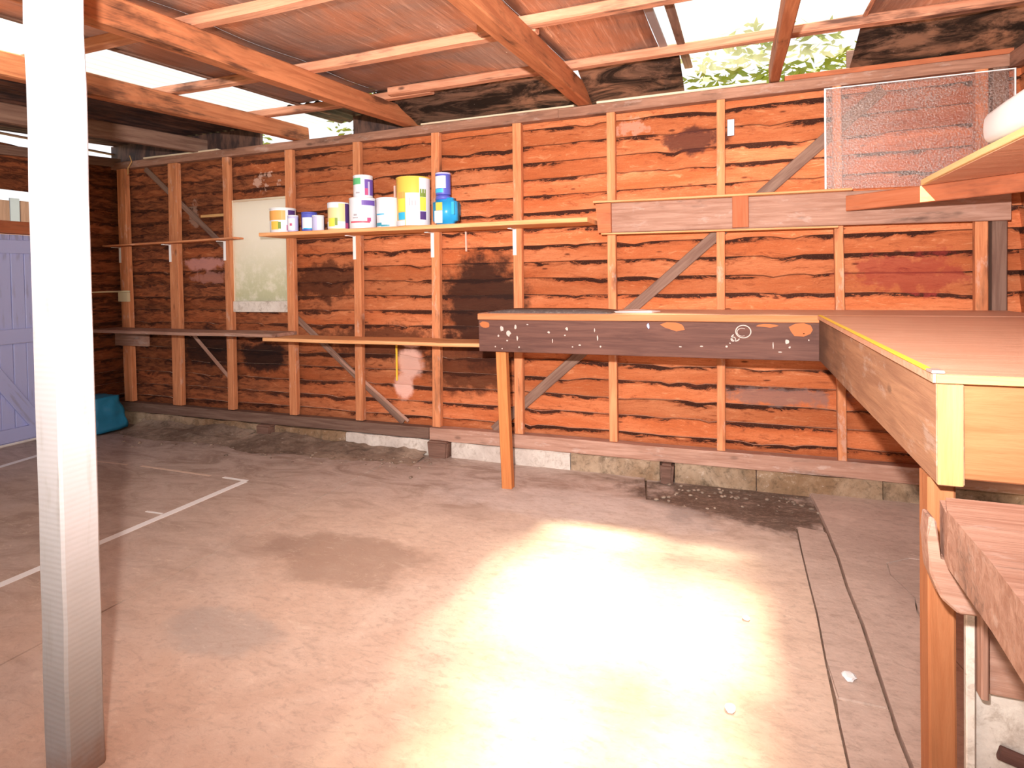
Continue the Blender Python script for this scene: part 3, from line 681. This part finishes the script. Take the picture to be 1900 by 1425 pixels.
dv = Vector((.769, -.639, 0)); nv = Vector((-.639, -.769, 0))
a = [bm.verts.new(dv*x+Vector((0, 0, z))) for x, z in sh]; b = [bm.verts.new(dv*x+nv*.003+Vector((0, 0, z))) for x, z in sh]; bm.faces.new(a); bm.faces.new(b)
for k in range(4): bm.faces.new((a[k], a[(k+1) % 4], b[(k+1) % 4], b[k]))
from_bm('light_patch_wedge', bm, m_bright, oh, Vector((5.708, -.285, 1.494))+nv*.0125)
box('hanger', 6.10, 6.125, -2.0, -1.96, 1.583, 2.02, m_old, oh)

# ---- white tub on the overhead shelf
bm = bmesh.new(); st = [(-.0, .2, .2), (.03, .72, .7), (.09, .94, .95), (.25, 1, 1), (.62, 1, 1), (.68, .9, .9), (.70, .4, .5)]
n = 16; rg = []
for t, sx, sz in st:
    rg.append([bm.verts.new((sx*.075*(abs(math.cos(a))**.5)*(1 if math.cos(a) > 0 else -1), -t, .060+sz*.060*(abs(math.sin(a))**.6)*(1 if math.sin(a) > 0 else -1))) for a in [6.2832*k/n for k in range(n)]])
for a, b in zip(rg, rg[1:]):
    for k in range(n): bm.faces.new((a[k], a[(k+1) % n], b[(k+1) % n], b[k]))
bm.faces.new(rg[0]); bm.faces.new(rg[-1])
tag(from_bm('white_case', bm, m_white, None, (5.772, -.95, 1.597), smooth=True), 'smooth white elongated case with a rounded end lying on the overhead shelf edge', 'case')

# ---- pebbled glass sheet leaning on the studs
gp = empty('glass_sheet', (5.35, -.03, 1.61), label='pebbled glass sheet standing on the overhead beam against the studs at upper right', cat='glass')
def plate(x0, x1, z0, z1, z2, mat, name, y0=-.012, y1=-.006, **k):
    bm = bmesh.new(); q = [(x0, z0), (x1, z1), (x1, z2[1]), (x0, z2[0])]
    a = [bm.verts.new((x-5.35, y0+.03, z-1.61)) for x, z in q]; b = [bm.verts.new((x-5.35, y1+.03, z-1.61)) for x, z in q]; bm.faces.new(a); bm.faces.new(b)
    for j in range(4): bm.faces.new((a[j], a[(j+1) % 4], b[(j+1) % 4], b[j]))
    return from_bm(name, bm, mat, gp, (5.35, -.03, 1.61))
plate(5.352, 6.148, 1.612, 1.596, (2.133, 2.128), m_pebble, 'pane')
plate(5.345, 5.353, 1.608, 1.608, (2.138, 2.138), m_white, 'edge_trim', -.0135, -.005); plate(6.147, 6.153, 1.59, 1.59, (2.133, 2.133), m_white, 'edge_trim', -.0135, -.005)
plate(5.353, 6.147, 2.133, 2.128, (2.138, 2.133), m_white, 'edge_trim', -.0135, -.005)

# ---- paint tins
def can(X, Yc, z, r, h, label, body, name='paint_tin', lid=m_white, patches=(), cat='tin', group='paint tins on the wall shelf', handle=False, tap=.0):
    t = empty(name, (X, Yc, z), label=label, cat=cat, group=group)
    rt_ = r*(1+tap)
    lathe('body', [(0, 0), (r*.97, 0), (r, .004), (rt_, h-.012), (rt_*.99, h-.01), (0, h-.0095)], body, t, (X, Yc, z))
    lathe('lid', [(0, h-.009), (rt_*1.02, h-.009), (rt_*1.03, h-.004), (rt_*1.0, h), (rt_*.88, h), (rt_*.86, h-.004), (0, h-.004)], lid, t, (X, Yc, z))
    base = math.atan2(CAM.y-Yc, CAM.x-X)     # labels are turned towards the room
    for pi, (a0, a1, z0, z1, m) in enumerate(patches):
        a0, a1 = -a1, -a0; lift = .0004*pi
        bm = bmesh.new(); n = max(2, int(abs(a1-a0)/9)); q = []
        for k in range(n+1):
            a = base+math.radians(a0+(a1-a0)*k/n); q.append([])
            for zz in (z0, z1):
                rr = (r+(rt_-r)*zz)*1.0
                for e in (.0012+lift, .0002+lift): q[-1].append(bm.verts.new(((rr+e)*math.cos(a), (rr+e)*math.sin(a), zz*h)))
        for a, b in zip(q, q[1:]):
            for i0, i1 in ((0, 2), (2, 3), (3, 1), (1, 0)): bm.faces.new((a[i0], a[i1], b[i1], b[i0]))
        bm.faces.new([q[0][i] for i in (0, 2, 3, 1)]); bm.faces.new([q[-1][i] for i in (0, 2, 3, 1)])
        from_bm('label_patch', bm, m, t, (X, Yc, z), smooth=False)
    if handle:
        tube('wire_handle', [(X+r*1.03*math.cos(a), Yc-r*1.03*abs(math.sin(a))*.55-.01, z+h*.82-abs(math.sin(a))*h*.35) for a in [math.pi*k/12 for k in range(13)]], .0016, m_clip, t)
    return t
C = {k: plain('label '+k, v, .45) for k, v in dict(orange=(.86, .42, .12), purple=(.10, .05, .22), white=(.82, .84, .92), lilac=(.55, .55, .85), blue=(.10, .12, .55), cream=(.88, .70, .38), yel=(.92, .78, .10), red=(.72, .10, .16), green=(.12, .50, .22), olive=(.22, .32, .06), cyan=(.05, .50, .85), teal=(.06, .35, .50), gold=(.90, .58, .10), magenta=(.55, .10, .25), violet=(.17, .10, .45), grey=(.45, .42, .48)).items()}
Y0 = -.13
# angles run from the viewer's right (negative... ) across the tin; + is to the viewer's left
can(1.895, Y0, 1.5235, .088, .175, 'paint tin with white lid and orange label at the left end of the shelf', C['white'],
    patches=((-10, 85, .5, .88, C['orange']), (-62, -22, .1, .9, C['purple']), (20, 60, .12, .45, C['gold']), (10, 22, .15, .42, C['olive']), (-30, -14, .08, .3, C['magenta'])))
can(2.030, Y0-.055, 1.5235, .036, .115, 'small pale tin with a pink dot just right of the orange-label tin', C['lilac'], patches=((-20, 60, .1, .8, C['white']), (10, 35, .35, .5, C['magenta'])), lid=C['white'])
can(2.125, Y0, 1.5235, .052, .135, 'small tin with dark blue lid and white label, third from the left', C['blue'], lid=C['blue'], patches=((-50, 60, .12, .72, C['white']), (-40, 50, .12, .18, C['cyan'])))
can(2.232, Y0-.04, 1.5235, .040, .105, 'small plain lilac-white tin right of the blue-lidded tin', C['lilac'], patches=((-60, 10, .05, .9, C['white']),), lid=C['white'])
can(2.290, Y0+.058, 1.5230, .036, .155, 'small blue and white tin standing behind, left of the cream-label tin', C['white'], patches=((0, 50, .5, .95, C['cyan']),), lid=C['blue'])
can(2.378, Y0-.01, 1.5230, .070, .185, 'paint tin with cream label, round yellow motif and dark purple side', C['cream'], patches=((-85, -38, .05, .95, C['purple']), (-38, 88, .05, .30, C['white']), (0, 88, .80, .95, C['white']), (20, 62, .12, .42, C['yel']), (5, 19, .15, .42, C['olive']), (-60, -40, .05, .25, C['magenta'])), lid=C['white'])
can(2.568, Y0, 1.5225, .088, .205, 'large white paint tin with purple top band and red stripe, under another tin', C['white'], patches=((-60, 5, .74, .9, C['violet']), (-30, 60, .18, .23, C['red']), (-35, -18, .22, .34, C['magenta']), (20, 45, .32, .36, C['grey']), (25, 40, .40, .46, C['grey'])))
can(2.575, Y0, 1.7278, .064, .150, 'small tin with green and purple label stacked on the red-striped tin', C['white'], patches=((15, 85, .58, .86, C['green']), (-80, -8, .10, .80, C['violet']), (-40, -28, .1, .7, C['lilac']), (-28, -10, .1, .4, C['magenta']), (20, 45, .18, .24, C['grey'])))
can(2.760, Y0+.01, 1.5220, .076, .195, 'white paint tub with teal swoosh beside the yellow bucket', C['white'], patches=((35, 88, .05, .16, C['teal']), (-5, 38, .03, .09, C['teal']), (20, 70, .42, .46, C['cyan'])), lid=C['white'])
can(2.958, Y0, 1.5215, .105, .312, 'large yellow and white paint bucket with colour squares, tallest on the shelf', C['gold'], name='paint_bucket', cat='bucket', lid=C['gold'], tap=.03,
    patches=((-88, 28, .0, .66, C['white']), (-88, -20, .66, .97, C['white']), (-46, -22, .58, .74, C['olive']), (-46, -22, .30, .575, C['yel']), (-46, -22, .12, .285, C['purple']), (30, 60, .32, .68, C['orange']), (30, 60, .29, .55, C['yel']), (30, 60, .12, .27, C['cyan']), (30, 88, .0, .11, C['white']), (12, 15, .40, .56, C['grey']), (2, 7, .40, .50, C['grey']), (-8, -4, .40, .50, C['grey'])))
# blue jug and the tin on its cap
jug = empty('blue_jug', (3.195, Y0, 1.5210), label='bright blue plastic jug with yellow and white label at the right end of the tins', cat='jug')
m_jug = plain('blue jug plastic', (.03, .38, .78), .3)
bm = bmesh.new(); bmesh.ops.create_cube(bm, size=1); bmesh.ops.scale(bm, vec=(.158, .11, .168), verts=bm.verts); bmesh.ops.translate(bm, vec=(0, 0, .084), verts=bm.verts)
bmesh.ops.bevel(bm, geom=list(bm.edges), offset=.024, segments=3, affect='EDGES'); from_bm('body', bm, m_jug, jug, (3.195, Y0, 1.5210), smooth=True)
lathe('neck', [(0, .16), (.05, .160), (.046, .185), (.030, .190), (0, .19)], C['blue'], jug, (3.175, Y0, 1.5210))
box('label_patch', 3.150, 3.195, Y0-.0565, Y0-.0552, 1.610, 1.660, C['gold'], jug, bev=.0003, rough=0); box('label_patch', 3.140, 3.195, Y0-.0565, Y0-.0552, 1.53, 1.608, C['white'], jug, bev=.0003, rough=0)
box('label_patch', 3.255, 3.273, Y0-.05, Y0+.04, 1.58, 1.66, C['cyan'], jug, bev=.002, rough=0)
can(3.175, Y0, 1.7115, .048, .138, 'small white and blue tin balanced on top of the blue jug', C['blue'], patches=((-20, 85, .28, .84, C['white']), (0, 80, .08, .26, C['cyan'])), lid=C['lilac'])

# ---- floor tape
def tape(p0, p1, wd, mat, label):
    d = Vector((p1[0]-p0[0], p1[1]-p0[1])); n = Vector((-d.y, d.x)).normalized()*wd/2; L = d.length; k = max(2, int(L/.12)); a = []; b = []
    for i in range(k+1):
        q = Vector(p0)+d*i/k; e = R.uniform(-.0025, .0025); a.append((q.x+n.x+n.x*e*30, q.y+n.y+n.y*e*30)); b.append((q.x-n.x, q.y-n.y))
    tag(prism('floor_tape', a+b[::-1], .0006, .0018, mat, None, base=(p0[0], p0[1], 0)), label, 'tape', 'marking tape on the concrete floor')
tape((2.183, -.818), (2.225, -3.9), .045, m_tape, 'long white floor tape strip running from the tape corner to behind the post')
tape((.36, -.78), (.55, -1.95), .05, m_tape, 'white floor tape strip beside the lavender door')
tape((2.19, -.805), (2.00, -.80), .022, m_tape, 'short white tape piece forming the corner of the taped outline')
tape((1.90, -.805), (1.30, -.80), .020, m_tape2, 'thin worn tape strip parallel to the back wall')
tape((1.18, -.81), (.80, -.83), .016, m_tape2, 'faint worn tape strip just right of the white post')
tape((2.05, -1.34), (2.16, -1.335), .014, m_tape, 'tiny white tape scrap beside the long tape strip')

# ---- blue bag in the corner
bm = bmesh.new(); bmesh.ops.create_cube(bm, size=1); bmesh.ops.subdivide_edges(bm, edges=list(bm.edges), cuts=11, use_grid_fill=True)
for v in bm.verts:
    c = v.co; s_ = .75+.25*(.5-c.z); v.co = Vector((c.x*.30*s_, c.y*.24*s_, (c.z+.5)*.27)); v.co += Vector((mnoise.noise(c*3), mnoise.noise(c*3+Vector((5, 0, 0))), (c.z+.5)*mnoise.noise(c*3+Vector((0, 5, 0)))))*.02; v.co += Vector((mnoise.noise(c*14), mnoise.noise(c*14+Vector((5, 0, 0))), 0))*.022
tag(from_bm('blue_bag', bm, m_blue, None, (.10, -.26, .012), smooth=True), 'crumpled bright blue plastic bag on the floor in the left corner', 'bag')

# ---- switch box and conduit
sw = empty('junction_box', (.10, -.01, 1.04), label='small cream electrical box on the left corner stud with a thin conduit', cat='box')
box('box', .042, .150, -.028, -.0008, 1.035, 1.112, m_cream_p, sw); tube('conduit', [(-.0485, -.35, 1.118), (-.042, -.06, 1.120), (-.02, -.02, 1.120), (.02, -.016, 1.120), (.165, -.016, 1.120)], .008, m_cream_p, sw)
# ---- metal plate on stud, twig, chips, dirt
tag(box('metal_plate', 4.868, 4.905, .050, .0565, 1.955, 2.045, m_grn, None, bev=.001), 'small grey metal plate fixed high on the boards beside a stud', 'plate')
tag(tube('twig', [(.30, -.10, 2.07), (.315, -.11, 2.12), (.345, -.10, 2.17), (.35, -.12, 2.215)], .005, m_pale, None), 'thin dry twig hanging from the roof at the upper left corner', 'twig')
chips = [(4.892, -1.824, .016, 'white plaster chip on the sunlit floor near the bottom edge'), (4.937, -1.357, .013, 'white plaster chip right of the large sun patch'), (5.211, -1.577, .020, 'flat pale chip lying on the narrow concrete strip'), (3.10, -2.43, .016, 'small dark clump on the floor left of the post foot')]
for x, y, r, lb in chips:
    bm = bmesh.new(); bmesh.ops.create_icosphere(bm, subdivisions=2, radius=r)
    for v in bm.verts: v.co.z *= .45; v.co *= 1+.35*mnoise.noise(v.co*90+Vector((x, y, 0)))
    tag(from_bm('plaster_chip' if 'dark' not in lb else 'dirt_clump', bm, m_white if 'dark' not in lb else m_dirt, None, (x, y, r*.42+.001)), lb, 'chip' if 'dark' not in lb else 'clump')
bm = bmesh.new(); g = []; NX, NY = 150, 14
for i in range(NX+1):
    x = .29+2.69*i/NX; row = []
    for j in range(NY+1):
        t = j/NY; y = -.004-.40*t*(.75+.35*mnoise.noise(Vector((x*2, 1, 1))))
        h = (.085 if x < 1.5 else .085-.05*(x-1.5)/1.4)*(1-t)**1.5*(.75+.5*mnoise.noise(Vector((x*3, y*6, 2)))) + .014*(1-t)*mnoise.noise(Vector((x*16, y*22, 5))) - .002*t
        if j == NY: h = -.004
        row.append(bm.verts.new((x, y-.012, max(h, -.004))))
    g.append(row)
for i in range(NX):
    for j in range(NY): bm.faces.new((g[i][j], g[i+1][j], g[i+1][j+1], g[i][j+1]))
bmesh.ops.delete(bm, geom=[f for f in bm.faces if any(a < f.calc_center_median().x < b and f.calc_center_median().y > -.07 for a, b in ((1.50, 1.67), (2.96, 3.2)))], context='FACES')
for k in range(260):
    x = R.uniform(0.31, 3.1)if k < 200 else R.uniform(4.5, 5.3); y = -abs(R.gauss(0, .16))-.05; r = R.uniform(.004, .013)
    m = Matrix.Translation((x, y, r*.35-(.012 if x > 4.4 else 0))) @ Matrix.Rotation(R.uniform(0, 3), 4, 'Z') @ Matrix.Diagonal((1.4, 1, .6, 1))
    bmesh.ops.create_icosphere(bm, subdivisions=1, radius=r, matrix=m)
tag(from_bm('dirt_bank', bm, m_bank, None, smooth=True), 'bank of crumbly dirt and old mortar and grit along the foot of the back wall', 'dirt', kind='stuff')

# ================================================================ OUTSIDE
gd = prism('ground', [(-14, -16), (20, -16), (20, 16), (-14, 16)], -.5, -.2, m_ground, None); tag(gd, kind='structure')
m_pal = wood('weathered paling', (.20, .11, .08), (.15, .08, .055), (.08, .045, .035), .4)
fence = empty('fence', (-2.5, -1.5, -.2), label='paling fence of pale timber seen through the gap above the door', cat='fence')
k = 0; y = -3.4
while y < 1.6:
    box('paling', -2.51, -2.49, y, y+.095, -.2, 2.13+R.uniform(-.02, .02), (m_grn if k % 9 == 4 else m_pal), fence); y += .10; k += 1
box('rail', -2.485, -2.45, -3.4, 1.6, 1.7, 1.78, m_old, fence)
def tree(x, y, h, rad, label, n=2600, ls=.07, crown_z=None):
    t = empty('tree', (x, y, -.2), label=label, cat='tree', group='trees beyond the back wall')
    tube('trunk', [(x, y, -.2), (x+.05, y, h*.4), (x-.02, y+.05, h*.75)], .09, m_bark, t, 8)
    bm = bmesh.new(); cz = crown_z or h*.72
    for _ in range(n):
        d = Vector((R.gauss(0, 1), R.gauss(0, 1), R.gauss(0, 1))).normalized()*R.random()**.4
        c = Vector((d.x*rad[0], d.y*rad[1], d.z*rad[2])); a = R.uniform(0, 6.28); s_ = ls*R.uniform(.6, 1.4)
        u = Vector((math.cos(a), math.sin(a), R.uniform(-.6, .6)))*s_; v = u.cross(Vector((R.uniform(-1, 1), R.uniform(-1, 1), R.uniform(-1, 1)))).normalized()*s_*.45
        bm.faces.new([bm.verts.new(c+q) for q in (-u, -v*.8, u, v*.8)])
    o = from_bm('crown', bm, m_leaf, t, (x, y, cz)); o['kind'] = 'stuff'
tree(5.2, 3.2, 3.6, (1.3, .9, 1.15), 'leafy tree behind the wall seen through the right roof sheet', crown_z=2.6)
tree(.9, 3.9, 4.6, (1.6, .9, 1.7), 'leafy tree behind the wall seen through the left roof sheet', crown_z=3.1)
tree(-2.6, 3.4, 4.2, (1.2, 1.0, 1.3), 'leafy tree beyond the left corner of the shed', crown_z=2.6)
tree(3.3, 1.3, 8.2, (1.5, 1.3, 1.3), 'unseen tall tree added behind the shed to shade the left roof sheet', n=5200, ls=.12, crown_z=7.6)  # out of view, added to keep sun off the left roof sheet

# unseen overhanging tree, added: its leaf clumps break the sun into floor patches
t = empty('tree', (7.6, 1.6, -.2), label='unseen slender tree added right of the shed, its boughs breaking the sun into patches', cat='tree', group='trees beyond the back wall')
tube('trunk', [(7.6, 1.6, -.2), (7.5, 1.5, 2.5), (7.0, 1.1, 4.2), (5.9, .5, 4.75)], .06, m_bark, t, 8)
bm = bmesh.new()
for fx, fy, rx, ry, cnt in ((4.66, -.86, .28, .22, 900), (4.30, -1.93, .17, .09, 260), (4.80, -1.98, .13, .10, 260), (4.32, -2.28, .06, .16, 160), (4.98, -2.2, .14, .4, 500), (4.98, -1.2, .12, .2, 260), (3.94, -1.2, .08, .5, 300), (3.98, -2.2, .20, .5, 1100)):
    c = Vector((fx+1.10-7.6, fy+1.5-1.6, 4.72+.2))
    for _ in range(cnt):
        a = R.uniform(0, 6.283); q = R.random()**.5; p = c+Vector((math.cos(a)*rx*q, math.sin(a)*ry*q, R.uniform(-.12, .12))); s_ = .035; b = R.uniform(0, 6.28)
        u = Vector((math.cos(b), math.sin(b), R.uniform(-.3, .3)))*s_; v = Vector((-math.sin(b), math.cos(b), R.uniform(-.3, .3)))*s_*.6
        bm.faces.new([bm.verts.new(p+k) for k in (-u, -v, u, v)])
o = from_bm('crown', bm, m_leaf, t, (7.6, 1.6, -.2)); o['kind'] = 'stuff'
